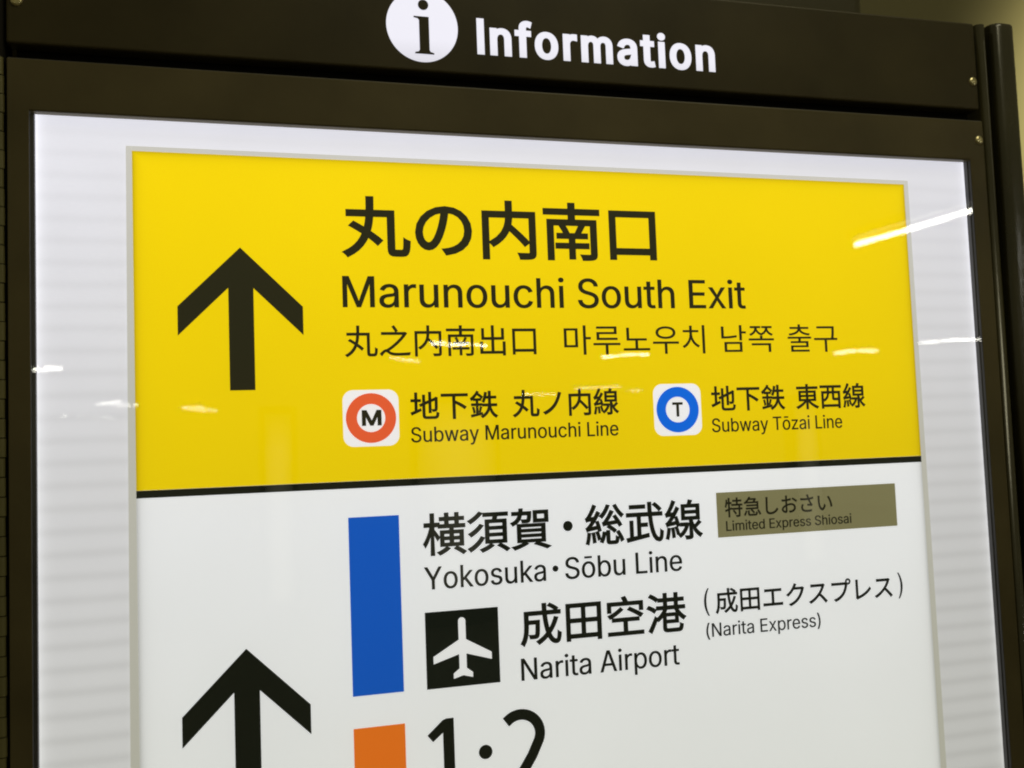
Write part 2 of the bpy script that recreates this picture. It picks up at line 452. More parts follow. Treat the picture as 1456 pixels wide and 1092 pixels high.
# ------------------------------------------------------------------ lettering
GL = json.loads(r'''{"G":{"(":[[267,469,267,620,267,732,279,849,302,971,325,1093,356,1211,395,1323,434,1436,479,1534,530,1617,589,1617,648,1617,708,1617,656,1511,611,1400,573,1284,534,1168,505,1054,484,940,464,827,454,720,454,620,454,529,463,437,481,344,499,250,527,152,564,49,602,-55,650,-167,708,-288,648,-288,589,-288,530,-288,443,-140,378,10,334,164,290,318]],")":[[171,-288,112,-288,172,-164,220,-50,258,54,295,158,322,256,340,349,357,441,366,532,366,620,366,720,355,827,335,940,314,1054,285,1168,247,1284,209,1400,164,1511,112,1617,171,1617,230,1617,290,1617,340,1534,385,1436,425,1323,465,1211,496,1093,518,970,541,848,552,731,552,620,552,467,530,313,484,160,439,6,375,-143,290,-288,230,-288]],"A":[[118,0,49,0,234,509,419,1017,604,1526,679,1526,754,1526,829,1526,1015,1017,1202,509,1389,0,1321,0,1253,0,1185,0,1077,302,969,605,861,907,842,963,819,1033,792,1116,766,1200,734,1306,696,1435,709,1435,722,1435,735,1435,698,1305,666,1197,639,1113,612,1029,589,960,572,907,466,605,361,302,255,0,186,0],[590,426,330,426,330,483,330,539,330,596,590,596,849,596,1109,596,1109,539,1109,483,1109,426,849,426]],"E":[[495,0,180,0,180,509,180,1017,180,1526,493,1526,805,1526,1117,1526,1117,1469,1117,1412,1117,1355,870,1355,622,1355,374,1355,374,1189,374,1023,374,857,605,857,835,857,1066,857,1066,800,1066,743,1066,686,835,686,605,686,374,686,374,515,374,343,374,171,624,171,875,171,1126,171,1126,114,1126,57,1126,0,811,0]],"I":[[332,0,93,0,93,57,93,114,93,171,180,171,267,171,354,171,354,566,354,960,354,1355,267,1355,180,1355,93,1355,93,1412,93,1469,93,1526,332,1526,570,1526,808,1526,808,1469,808,1412,808,1355,721,1355,635,1355,548,1355,548,960,548,566,548,171,635,171,721,171,808,171,808,114,808,57,808,0,570,0]],"L":[[481,0,180,0,180,509,180,1017,180,1526,245,1526,309,1526,374,1526,374,1074,374,623,374,171,610,171,847,171,1084,171,1084,114,1084,57,1084,0,783,0]],"M":[[242,0,180,0,180,509,180,1017,180,1526,272,1526,363,1526,455,1526,580,1205,706,883,832,561,841,539,851,511,862,477,873,443,885,407,898,368,910,329,922,290,934,251,946,213,956,178,965,146,950,146,936,146,922,146,931,177,942,210,954,248,965,285,977,324,990,364,1003,403,1015,440,1026,475,1038,509,1048,538,1057,561,1181,883,1305,1205,1429,1526,1520,1526,1612,1526,1703,1526,1703,1017,1703,509,1703,0,1640,0,1576,0,1513,0,1513,291,1513,582,1513,873,1513,905,1513,941,1513,981,1514,1021,1514,1062,1515,1106,1516,1150,1517,1194,1518,1239,1519,1284,1520,1328,1521,1371,1527,1371,1533,1371,1538,1371,1524,1324,1509,1277,1493,1228,1477,1180,1461,1133,1446,1088,1430,1044,1416,1003,1402,965,1389,928,1377,897,1367,873,1253,582,1139,291,1025,0,970,0,914,0,858,0,743,291,627,582,511,873,502,897,490,927,477,963,464,999,450,1039,435,1083,419,1127,404,1174,387,1223,371,1272,354,1322,336,1371,343,1371,350,1371,356,1371,358,1333,359,1292,360,1248,361,1204,362,1160,363,1115,363,1070,364,1027,365,985,365,944,366,906,366,873,366,582,366,291,366,0,304,0]],"N":[[245,0,180,0,180,509,180,1017,180,1526,256,1526,333,1526,409,1526,616,1200,822,874,1029,548,1046,523,1065,491,1088,452,1111,413,1136,369,1163,320,1189,271,1215,220,1241,165,1233,164,1224,162,1215,161,1209,217,1204,271,1202,325,1200,378,1198,427,1197,472,1197,516,1196,554,1196,585,1196,899,1196,1212,1196,1526,1261,1526,1325,1526,1390,1526,1390,1017,1390,509,1390,0,1313,0,1237,0,1160,0,976,290,791,580,606,871,582,909,558,949,532,992,506,1035,477,1085,444,1143,411,1201,370,1272,323,1356,334,1358,346,1360,357,1361,361,1285,364,1215,367,1151,369,1087,371,1031,373,984,374,936,375,899,375,873,375,582,375,291,375,0,310,0]],"S":[[788,-27,671,-27,560,-27,464,-9,383,28,301,64,237,115,192,180,146,246,120,322,115,410,181,410,247,410,313,410,318,351,337,302,370,263,403,224,446,195,499,176,552,157,609,147,671,147,741,147,803,159,858,181,913,203,956,235,988,276,1020,316,1037,364,1037,418,1037,466,1023,506,996,537,969,567,933,593,888,614,842,634,791,652,734,667,673,684,612,701,551,718,425,753,327,803,259,868,190,932,156,1016,156,1117,156,1203,179,1279,225,1343,271,1408,334,1458,413,1493,492,1529,581,1547,681,1547,782,1547,871,1529,948,1493,1026,1457,1087,1408,1131,1346,1176,1284,1200,1213,1202,1134,1139,1134,1075,1134,1012,1134,1004,1210,969,1270,906,1312,844,1354,767,1376,675,1376,609,1376,552,1365,502,1343,452,1322,413,1292,386,1255,359,1217,345,1174,345,1127,345,1075,361,1033,393,1001,425,969,463,943,508,924,553,906,596,891,637,880,689,866,741,852,793,838,837,826,884,811,935,791,985,771,1032,745,1076,713,1120,681,1156,641,1184,593,1211,544,1225,485,1225,416,1225,333,1203,257,1159,191,1116,124,1053,71,970,32,887,-7]],"T":[[256,1355,95,1355,95,1412,95,1469,95,1526,480,1526,865,1526,1251,1526,1251,1469,1251,1412,1251,1355,1090,1355,930,1355,770,1355,770,903,770,452,770,0,706,0,642,0,578,0,578,452,578,903,578,1355,417,1355]],"Y":[[675,0,610,0,610,208,610,417,610,625,423,925,236,1226,49,1526,124,1526,199,1526,273,1526,375,1362,476,1198,577,1033,610,979,640,926,667,876,693,826,721,764,749,691,723,691,697,691,671,691,699,766,726,828,753,879,780,929,809,981,841,1033,942,1198,1042,1362,1143,1526,1217,1526,1291,1526,1365,1526,1178,1226,991,925,804,625,804,417,804,208,804,0,740,0]],"a":[[545,-26,479,-26,408,-26,342,-12,283,15,224,42,177,81,143,134,108,186,91,249,91,324,91,389,104,442,130,483,155,524,189,556,233,579,276,603,323,620,376,632,428,644,481,653,535,660,603,668,658,675,701,680,744,685,775,693,796,705,816,716,827,736,827,764,827,766,827,768,827,770,827,817,818,857,800,890,782,923,755,948,720,966,684,984,639,992,587,992,533,992,487,984,448,967,409,950,377,928,353,902,329,876,311,849,300,821,241,839,182,856,123,874,150,943,187,997,236,1038,284,1079,339,1108,399,1126,459,1144,520,1153,582,1153,623,1153,668,1148,717,1138,766,1128,813,1109,857,1081,902,1053,938,1013,967,961,996,908,1010,839,1010,754,1010,503,1010,251,1010,0,950,0,890,0,830,0,830,52,830,104,830,156,826,156,821,156,817,156,804,129,784,102,756,74,728,46,691,22,646,3,600,-16],[465,136,511,136,579,136,637,150,684,176,730,203,766,237,790,280,814,322,827,367,827,414,827,466,827,518,827,569,819,561,803,553,778,546,754,539,726,533,694,527,662,522,631,517,601,514,570,510,546,506,526,504,483,498,442,489,403,476,364,462,334,443,310,418,287,393,276,358,276,314,276,276,286,243,306,217,326,190,354,170,389,157,425,143]],"b":[[783,-25,688,-25,619,-25,562,-13,517,11,473,35,438,63,413,94,388,125,369,152,354,176,348,176,342,176,336,176,336,117,336,59,336,0,277,0,217,0,158,0,158,509,158,1017,158,1526,219,1526,280,1526,341,1526,341,1337,341,1147,341,958,346,958,350,958,354,958,369,980,388,1007,412,1037,436,1067,470,1094,514,1118,558,1142,616,1153,687,1153,782,1153,866,1129,939,1082,1011,1034,1068,966,1109,878,1150,790,1171,686,1171,566,1171,446,1150,342,1110,253,1069,165,1012,97,940,48,867,0],[592,140,661,140,731,140,790,159,838,197,886,234,923,285,947,350,972,414,984,487,984,568,984,648,972,720,948,784,924,847,888,897,839,934,791,971,732,989,661,989,590,989,531,972,483,936,436,901,399,851,375,789,350,726,338,652,338,568,338,484,350,409,375,345,400,281,437,231,485,195,533,158]],"c":[[678,-25,622,-25,519,-25,428,0,350,49,272,98,212,167,168,255,124,343,102,446,102,562,102,681,124,785,168,873,212,962,272,1030,350,1080,428,1129,519,1153,622,1153,678,1153,730,1146,780,1131,829,1117,875,1095,915,1068,956,1040,991,1006,1020,966,1049,926,1070,881,1085,831,1026,816,967,801,909,786,900,816,888,843,871,868,854,892,834,914,810,932,785,950,758,965,726,975,695,984,660,989,622,989,547,989,484,970,435,931,386,891,349,839,325,775,301,710,289,639,289,562,289,487,301,417,325,352,349,288,386,237,435,198,484,159,547,139,622,139,661,139,696,144,728,155,759,165,788,179,812,198,837,217,858,240,875,266,892,292,904,321,913,351,971,337,1030,322,1089,307,1074,255,1053,209,1024,168,995,128,960,93,919,64,878,35,832,13,782,-2,732,-17]],"d":[[656,-25,586,-25,491,-25,407,0,334,48,262,97,205,165,164,253,123,342,102,446,102,566,102,686,123,790,164,878,206,966,263,1034,335,1082,408,1129,492,1153,587,1153,658,1153,715,1142,759,1118,803,1094,837,1067,862,1037,887,1007,906,980,919,958,923,958,928,958,932,958,932,1147,932,1337,932,1526,993,1526,1054,1526,1115,1526,1115,1017,1115,509,1115,0,1056,0,997,0,938,0,938,59,938,117,938,176,932,176,926,176,920,176,906,152,886,125,861,94,835,63,801,35,757,11,713,-13],[543,140,614,140,682,140,741,158,789,195,837,231,874,281,898,345,923,409,935,484,935,568,935,652,923,726,899,789,875,851,838,901,790,936,742,972,683,989,614,989,542,989,482,971,434,934,386,897,349,847,325,784,301,720,289,648,289,568,289,487,301,414,326,350,350,285,387,234,435,197,484,159]],"e":[[715,-25,636,-25,525,-25,430,0,351,49,271,98,210,167,167,255,124,342,102,444,102,560,102,677,124,780,166,869,208,958,268,1028,345,1078,422,1128,512,1153,616,1153,678,1153,738,1143,797,1122,856,1101,910,1068,958,1023,1005,977,1043,918,1071,846,1099,773,1113,685,1113,582,1113,557,1113,533,1113,508,817,508,521,508,224,508,224,560,224,611,224,663,488,663,751,663,1014,663,986,644,957,625,929,606,929,681,917,748,893,806,869,863,834,909,788,941,741,974,684,990,616,990,547,990,488,974,439,940,390,907,353,863,327,809,301,754,288,696,288,633,288,600,288,566,288,533,288,449,302,377,331,319,360,260,401,215,453,184,505,154,567,138,637,138,683,138,724,145,761,158,798,172,830,192,856,218,883,245,903,278,917,316,976,302,1036,287,1095,272,1078,214,1048,162,1005,118,963,73,910,39,848,13,785,-12]],"f":[[463,1138,684,1138,684,1086,684,1033,684,981,463,981,241,981,19,981,19,1033,19,1086,19,1138,241,1138],[303,0,242,0,242,432,242,863,242,1295,242,1360,257,1414,287,1457,317,1501,356,1534,406,1556,455,1579,507,1590,562,1590,604,1590,639,1587,667,1580,695,1574,715,1568,728,1563,713,1510,698,1458,682,1405,673,1409,661,1412,645,1416,629,1420,608,1422,584,1422,529,1422,488,1408,463,1380,438,1352,425,1310,425,1256,425,837,425,419,425,0,364,0]],"h":[[341,746,341,680,341,453,341,227,341,0,280,0,219,0,158,0,158,509,158,1017,158,1526,219,1526,280,1526,341,1526,341,1305,341,1084,341,862,330,862,319,862,307,862,342,967,392,1041,456,1086,521,1131,596,1153,682,1153,759,1153,827,1137,885,1106,944,1074,989,1026,1022,962,1055,898,1071,818,1071,721,1071,481,1071,240,1071,0,1010,0,949,0,888,0,888,235,888,470,888,706,888,794,865,864,819,913,773,963,710,987,630,987,575,987,526,976,482,952,439,928,404,894,379,848,354,802]],"i":[[219,0,158,0,158,379,158,759,158,1138,219,1138,280,1138,341,1138,341,759,341,379,341,0,280,0],[286,1328,251,1328,216,1328,186,1340,161,1364,136,1387,124,1416,124,1449,124,1483,136,1512,161,1536,186,1559,216,1571,251,1571,286,1571,317,1559,342,1536,367,1512,379,1483,379,1449,379,1416,367,1387,342,1364,317,1340]],"k":[[397,473,330,410,330,485,330,560,330,635,340,635,351,635,362,635,525,803,689,970,853,1138,929,1138,1005,1138,1081,1138,904,958,728,778,552,598,545,598,538,598,532,598,464,535],[219,0,158,0,158,509,158,1017,158,1526,219,1526,280,1526,341,1526,341,1017,341,509,341,0,280,0],[960,0,882,0,736,186,590,371,443,557,487,600,530,643,574,686,755,457,935,229,1116,0,1038,0]],"m":[[219,0,158,0,158,379,158,759,158,1138,217,1138,277,1138,336,1138,336,1054,337,970,337,886,332,886,327,886,323,886,338,947,363,997,397,1038,432,1078,471,1108,516,1128,561,1148,608,1158,658,1158,742,1158,810,1133,862,1082,914,1031,948,965,963,884,954,884,946,884,937,884,951,940,976,988,1011,1029,1047,1070,1091,1102,1142,1125,1193,1147,1249,1158,1310,1158,1376,1158,1437,1144,1491,1115,1546,1087,1589,1043,1622,985,1654,927,1671,854,1671,765,1671,510,1671,255,1671,0,1609,0,1548,0,1487,0,1487,254,1487,507,1487,761,1487,844,1464,903,1418,938,1371,974,1317,991,1256,991,1205,991,1160,981,1123,959,1085,938,1056,908,1036,871,1016,833,1006,790,1006,742,1006,494,1006,247,1006,0,945,0,884,0,822,0,822,260,822,520,822,779,822,843,801,894,759,933,717,972,663,991,598,991,554,991,512,981,473,960,433,939,402,909,377,868,353,827,341,775,341,714,341,476,341,238,341,0,280,0]],"n":[[341,746,341,680,341,453,341,227,341,0,280,0,219,0,158,0,158,379,158,759,158,1138,217,1138,276,1138,335,1138,335,1046,336,954,336,862,326,862,317,862,307,862,342,967,392,1041,456,1086,521,1131,596,1153,682,1153,759,1153,827,1137,885,1106,943,1074,989,1026,1022,962,1055,898,1071,818,1071,721,1071,481,1071,240,1071,0,1010,0,949,0,888,0,888,235,888,470,888,706,888,794,865,864,819,913,773,963,710,987,630,987,575,987,526,976,482,952,439,928,404,894,379,848,354,802]],"o":[[726,-25,622,-25,519,-25,428,0,350,49,272,98,212,167,168,255,124,343,102,446,102,562,102,681,124,785,168,873,212,962,272,1030,350,1080,428,1129,519,1153,622,1153,726,1153,818,1129,896,1080,974,1030,1035,962,1078,873,1121,785,1143,681,1143,562,1143,446,1121,343,1078,255,1035,167,974,98,896,49,818,0],[547,139,622,139,698,139,761,159,811,198,860,237,897,288,921,352,946,417,958,487,958,562,958,639,946,709,921,774,897,839,860,891,811,931,761,970,698,989,622,989,547,989,484,970,435,931,386,891,349,839,325,775,301,710,289,639,289,562,289,487,301,417,325,352,349,288,386,237,435,198,484,159]],"p":[[219,-428,158,-428,158,94,158,616,158,1138,217,1138,277,1138,336,1138,336,1078,336,1018,336,958,342,958,348,958,354,958,368,980,387,1007,412,1037,436,1067,470,1094,514,1118,558,1142,616,1153,687,1153,782,1153,866,1129,939,1082,1011,1034,1068,966,1109,878,1150,790,1171,686,1171,566,1171,446,1150,342,1110,253,1069,165,1012,97,940,48,867,0,783,-25,688,-25,619,-25,562,-13,518,11,474,35,439,63,414,94,389,125,369,152,354,176,350,176,346,176,341,176,341,-25,341,-227,341,-428,280,-428],[592,140,661,140,731,140,790,159,838,197,886,234,923,285,947,350,972,414,984,487,984,568,984,648,972,720,948,784,924,847,888,897,839,934,791,971,732,989,661,989,590,989,531,972,483,936,436,901,399,851,375,789,350,726,338,652,338,568,338,484,350,409,375,345,400,281,437,231,485,195,533,158]],"r":[[219,0,158,0,158,379,158,759,158,1138,217,1138,276,1138,335,1138,335,1080,335,1021,335,963,339,963,342,963,346,963,367,1020,404,1066,457,1102,510,1137,571,1154,639,1154,653,1154,670,1154,688,1153,706,1153,720,1152,730,1151,730,1090,730,1028,730,967,725,968,711,970,690,973,668,976,645,977,621,977,567,977,520,966,477,944,435,922,402,891,377,851,353,811,341,764,341,711,341,474,341,237,341,0,280,0]],"s":[[634,-25,546,-25,467,-25,398,-13,336,10,275,33,225,68,185,114,146,159,119,216,107,283,165,295,223,307,282,320,297,257,327,210,372,181,418,151,475,136,544,136,623,136,686,153,733,187,780,221,804,261,804,308,804,348,790,381,762,407,734,433,692,453,636,465,573,480,510,495,448,510,344,535,267,573,217,624,166,676,140,742,140,821,140,887,159,945,195,995,232,1044,282,1083,345,1111,409,1139,481,1153,561,1153,639,1153,706,1141,762,1117,817,1094,862,1060,897,1018,931,975,956,926,972,870,916,857,860,844,804,832,790,875,765,913,728,947,691,981,635,998,562,998,494,998,438,982,393,950,348,919,326,879,326,832,326,789,341,755,372,730,403,704,450,684,515,669,573,655,631,642,688,628,792,603,869,565,919,514,969,463,994,398,994,320,994,253,975,193,937,141,900,89,847,49,779,19,712,-10]],"t":[[414,1138,611,1138,611,1086,611,1033,611,981,414,981,217,981,19,981,19,1033,19,1086,19,1138,217,1138],[195,1035,195,1413,256,1413,317,1413,378,1413,378,1040,378,666,378,293,378,243,388,207,408,184,428,161,463,150,511,150,523,150,538,151,556,153,574,156,590,158,605,161,617,109,628,57,639,5,621,-1,600,-5,576,-8,552,-11,528,-12,505,-12,407,-12,330,13,276,64,222,115,195,186,195,279,195,657]],"u":[[632,-15,547,-15,470,-15,403,1,345,32,286,64,241,112,207,176,174,240,158,321,158,417,158,657,158,898,158,1138,219,1138,280,1138,341,1138,341,903,341,667,341,432,341,343,364,274,411,225,457,175,520,151,600,151,655,151,704,162,747,186,791,209,825,244,850,290,875,336,888,392,888,458,888,685,888,911,888,1138,949,1138,1010,1138,1071,1138,1071,759,1071,379,1071,0,1012,0,953,0,894,0,894,92,894,184,894,276,903,276,913,276,922,276,886,170,836,95,771,51,706,7]],"w":[[474,0,413,0,298,379,183,759,68,1138,132,1138,197,1138,261,1138,308,972,354,807,400,641,420,572,440,495,461,410,483,324,504,229,525,124,515,124,505,124,495,124,515,225,536,318,557,404,578,490,598,569,619,641,664,807,710,972,756,1138,820,1138,885,1138,949,1138,995,972,1040,807,1085,641,1104,570,1124,492,1145,407,1165,322,1186,228,1207,124,1196,124,1185,124,1174,124,1196,226,1217,320,1239,406,1260,491,1281,569,1301,641,1347,807,1394,972,1440,1138,1505,1138,1569,1138,1634,1138,1519,759,1404,379,1288,0,1227,0,1166,0,1105,0,1056,172,1006,343,957,515,942,568,928,621,914,675,899,729,885,784,872,841,858,898,844,955,830,1013,844,1013,858,1013,872,1013,858,956,844,898,830,841,816,784,802,729,788,674,773,619,759,566,744,515,694,343,645,172,596,0,535,0]],"x":[[133,0,62,0,213,218,364,436,514,654,514,607,513,560,513,513,371,721,228,930,86,1138,157,1138,229,1138,300,1138,348,1064,395,990,442,917,479,861,510,809,538,760,565,711,593,663,622,618,590,618,558,618,526,618,556,663,583,711,607,760,632,809,663,861,700,917,748,990,797,1064,845,1138,915,1138,985,1138,1055,1138,912,927,769,717,626,506,626,551,626,597,626,642,775,428,924,214,1073,0,1002,0,931,0,860,0,804,85,748,171,692,256,657,310,626,361,600,408,573,456,546,501,518,545,550,545,582,545,614,545,586,501,559,456,535,408,511,361,481,310,445,256,388,171,331,85,274,0,204,0]],"y":[[153,-421,142,-416,156,-363,170,-310,184,-257,194,-259,204,-260,214,-262,250,-270,282,-272,311,-267,341,-262,367,-247,391,-222,414,-197,435,-158,452,-107,464,-72,476,-38,488,-4,342,377,197,757,52,1138,119,1138,186,1138,253,1138,334,914,415,689,496,465,521,396,543,328,560,260,578,193,597,127,617,62,595,62,573,62,551,62,570,127,589,193,607,261,626,329,647,397,672,465,753,689,834,914,916,1138,982,1138,1048,1138,1114,1138,947,701,780,263,612,-174,589,-234,562,-283,530,-321,497,-360,460,-388,418,-407,376,-426,328,-435,274,-435,244,-435,217,-433,194,-429,170,-425]],"z":[[422,0,125,0,125,46,125,91,125,137,337,411,550,685,762,959,762,962,762,966,762,969,556,969,350,969,143,969,143,1025,143,1082,143,1138,428,1138,713,1138,998,1138,998,1089,998,1041,998,992,791,722,584,451,378,180,378,177,378,173,378,169,591,169,803,169,1016,169,1016,113,1016,56,1016,0,719,0]],"ō":[[726,-25,622,-25,519,-25,428,0,350,49,272,98,212,167,168,255,124,343,102,446,102,562,102,681,124,785,168,873,212,962,272,1030,350,1080,428,1129,519,1153,622,1153,726,1153,818,1129,896,1080,974,1030,1035,962,1078,873,1121,785,1143,681,1143,562,1143,446,1121,343,1078,255,1035,167,974,98,896,49,818,0],[547,139,622,139,698,139,761,159,811,198,860,237,897,288,921,352,946,417,958,487,958,562,958,639,946,709,921,774,897,839,860,891,811,931,761,970,698,989,622,989,547,989,484,970,435,931,386,891,349,839,325,775,301,710,289,639,289,562,289,487,301,417,325,352,349,288,386,237,435,198,484,159],[716,1519,905,1519,905,1470,905,1422,905,1374,716,1374,527,1374,338,1374,338,1422,338,1470,338,1519,527,1519]]},"P":{"Information":[0,901,2131,2891,4137,4914,6744,7912,8593,9093,10339],"Marunouchi South Exit":[0,1885,3052,3830,5060,6289,7534,8764,9952,11181,0,12245,13584,14830,16061,16742,0,18536,19792,20927,21428],"Subway Marunouchi Line":[0,1340,2570,3843,5545,6712,0,8443,10328,11495,12272,13503,14731,15977,17207,18394,19624,0,20688,21866,22366,23595],"Subway Tōzai Line":[0,1340,2570,3843,5545,6712,0,8443,9788,11034,12175,13343,0,14406,15585,16085,17314],"Yokosuka":[0,1415,2661,3803,5048,6143,7373,8516],"Sōbu Line":[0,1339,2585,3858,0,5652,6830,7331,8560],"Narita Airport":[0,1571,2738,3515,4015,4698,0,6428,7867,8367,9144,10417,11663,12441],"(Narita Express)":[0,820,2390,3557,4334,4835,5517,0,7248,8504,9639,10912,11690,12901,13996,15091],"Limited Express Shiosai":[0,1179,1678,3508,4008,4690,5902,0,7738,8994,10129,11403,12180,13392,14487,0,16145,17485,18715,19214,20460,21555,22723],"M":[0],"T":[0]}}''')
U = 3000.0
CAP = 0.509
GL['G']['I'] = [[590, 0, 590, 0, 590, 0, 590, 1527, 590, 1527, 590, 1527, 769, 1527, 769, 1527, 769, 1527, 769, 0, 769, 0, 769, 0]]
EM = 1.0


def sample_spline(q, res=5):
    """flat list of bezier knots (hl, co, hr) -> closed polyline"""
    n = len(q) // 6
    out = []
    for i in range(n):
        a = q[i * 6:i * 6 + 6]
        j = (i + 1) % n
        b = q[j * 6:j * 6 + 6]
        p0, p1, p2, p3 = (a[2], a[3]), (a[4], a[5]), (b[0], b[1]), (b[2], b[3])
        d = (p3[0] - p0[0], p3[1] - p0[1])
        L_ = math.hypot(*d)
        if L_ < 1e-9:
            continue
        dev = max(abs((p[0] - p0[0]) * d[1] - (p[1] - p0[1]) * d[0]) / L_ for p in (p1, p2))
        k_ = 1 if dev < 0.004 * L_ or dev < 4e-4 else res
        for t_ in range(k_):
            t = t_ / k_
            u = 1 - t
            out.append(tuple(u ** 3 * p0[c] + 3 * u * u * t * p1[c] + 3 * u * t * t * p2[c] + t ** 3 * p3[c] for c in (0, 1)))
    cl = []
    for p in out:
        if not cl or math.hypot(p[0] - cl[-1][0], p[1] - cl[-1][1]) > 1e-5:
            cl.append(p)
    while len(cl) > 1 and math.hypot(cl[0][0] - cl[-1][0], cl[0][1] - cl[-1][1]) <= 1e-5:
        cl.pop()
    return cl


def p_area(p):
    return 0.5 * sum(p[i][0] * p[(i + 1) % len(p)][1] - p[(i + 1) % len(p)][0] * p[i][1] for i in range(len(p)))


def fill_union(polys, rx, ry):
    """solid shape of overlapping outlines, thickened by rx, ry: constrained triangulation + winding number"""
    polys = [p for p in polys if len(p) > 2]
    big = max(polys, key=lambda q: abs(p_area(q)))
    if p_area(big) < 0:
        polys = [p[::-1] for p in polys]
    quads = []
    if rx > 0:
        for p in polys:
            n = len(p)
            q = [(x / rx, y / ry) for x, y in p]
            nor = []
            for i in range(n):
                j = (i + 1) % n
                dx, dy = q[j][0] - q[i][0], q[j][1] - q[i][1]
                L_ = math.hypot(dx, dy)
                nor.append((dy / L_, -dx / L_))
            mit = []
            for i in range(n):
                a, b = nor[i - 1], nor[i]
                mx_, my_ = a[0] + b[0], a[1] + b[1]
                d = 1 + a[0] * b[0] + a[1] * b[1]
                d = max(d, 0.35)
                mit.append((mx_ / d * rx, my_ / d * ry))
            for i in range(n):
                j = (i + 1) % n
                qd = [p[i], (p[i][0] + mit[i][0], p[i][1] + mit[i][1]), (p[j][0] + mit[j][0], p[j][1] + mit[j][1]), p[j]]
                ar = p_area(qd)
                if abs(ar) > 1e-10:
                    quads.append(qd if ar > 0 else qd[::-1])
    loops = polys + quads
    vs, es, idx = [], [], {}
    for lp in loops:
        ids = []
        for x, y in lp:
            k_ = (round(x, 5), round(y, 5))
            if k_ not in idx:
                idx[k_] = len(vs)
                vs.append(Vector(k_))
            ids.append(idx[k_])
        for a, b in zip(ids, ids[1:] + ids[:1]):
            if a != b:
                es.append((a, b))
    ov, _, of, _, _, _ = delaunay_2d_cdt(vs, es, [], 0, 1e-6)
    co = np.array([(v.x, v.y) for v in ov])
    tri = np.array([f[:3] for f in of])
    c = co[tri].mean(axis=1)
    A = np.array([lp[i] for lp in loops for i in range(len(lp))])
    B = np.array([lp[(i + 1) % len(lp)] for lp in loops for i in range(len(lp))])
    up_ = (A[None, :, 1] <= c[:, None, 1]) & (B[None, :, 1] > c[:, None, 1])
    dn_ = (A[None, :, 1] > c[:, None, 1]) & (B[None, :, 1] <= c[:, None, 1])
    cr_ = (B[None, :, 0] - A[None, :, 0]) * (c[:, None, 1] - A[None, :, 1]) - (c[:, None, 0] - A[None, :, 0]) * (B[None, :, 1] - A[None, :, 1])
    wn = (up_ & (cr_ > 0)).sum(1) - (dn_ & (cr_ < 0)).sum(1)
    keep = tri[wn != 0]
    used = np.unique(keep)
    mp = {int(o_): i for i, o_ in enumerate(used)}
    return [(float(co[u][0]), float(co[u][1]), 0.0) for u in used], [tuple(mp[int(i)] for i in t) for t in keep]


def latin_shape(s, rx, ry, track=0.0):
    """one line of roman lettering, thickened by rx across and ry up (em units)"""
    verts, faces = [], []
    for n_, (ch, dx) in enumerate(zip(s, GL['P'][s])):
        if ch == ' ':
            continue
        key = (ch, rx, ry)
        if key not in _cache:
            _cache[key] = fill_union([sample_spline([t / U for t in q]) for q in GL['G'][ch]], rx, ry)
        v, f = _cache[key]
        b = len(verts)
        verts += [(q[0] + dx / U + track * n_, q[1], 0.0) for q in v]
        faces += [tuple(b + i for i in t) for t in f]
    return verts, faces


_cache = {}


def cjk_shape(s, rr):
    verts, faces = [], []
    for n_, ch in enumerate(s):
        key = (ch, rr)
        if key not in _cache:
            cu = bpy.data.curves.new('line', 'FONT')
            cu.body = ch
            o = bpy.data.objects.new('line', cu)
            sc.collection.objects.link(o)
            bpy.context.view_layer.update()
            oc = o.to_curve(bpy.context.evaluated_depsgraph_get(), apply_modifiers=False)
            polys = []
            for sp in oc.splines:
                q = []
                for p in sp.bezier_points:
                    q += [*p.handle_left[:2], *p.co[:2], *p.handle_right[:2]]
                polys.append(sample_spline(q))
            o.to_curve_clear()
            bpy.data.objects.remove(o)
            _cache[key] = fill_union(polys, rr, rr)
        v, f = _cache[key]
        b = len(verts)
        verts += [(q[0] + n_ * (0.92 if ord(ch) >= 0xAC00 and ord(ch) < 0xD800 else EM), q[1], 0.0) for q in v]
        faces += [tuple(b + i for i in t) for t in f]
    return verts, faces


def place(name, verts, faces, x0, x1, f_z, y_mid, y_half, mat, parent, label=None):
    """fit ink to x0..x1; f_z maps em height to plane height"""
    ax, bx = min(v[0] for v in verts), max(v[0] for v in verts)
    h = max(abs(v[2]) for v in verts) or 1
    me = bpy.data.meshes.new(name)
    me.from_pydata([(x0 + (v[0] - ax) / (bx - ax) * (x1 - x0), y_mid - v[2] / h * y_half, Z0 + f_z(v[1])) for v in verts], [], faces)
    me.update()
    o = link(name, me, mat, parent)
    if label:
        o['label'] = label
    return o


YT, YH = -0.00055, 0.00015


def latin(s, x0, x1, z_cap, z_base, mat, parent, rx=0.006, ry=0.004, y=YT, name='lettering', label=None, track=0.0):
    v, f = latin_shape(s, rx, ry, track)
    sc_ = (z_cap - z_base) / (CAP + 2 * ry)
    return place(name, v, f, x0, x1, lambda t: z_base + (t + ry) * sc_, y, YH, mat, parent, label)


def cjk(s, x0, x1, z_top, z_bot, mat, parent, rr=0.012, y=YT, name='lettering', label=None):
    v, f = cjk_shape(s, rr)
    a, b = min(q[1] for q in v), max(q[1] for q in v)
    return place(name, v, f, x0, x1, lambda t: z_bot + (t - a) / (b - a) * (z_top - z_bot), y, YH, mat, parent, label)


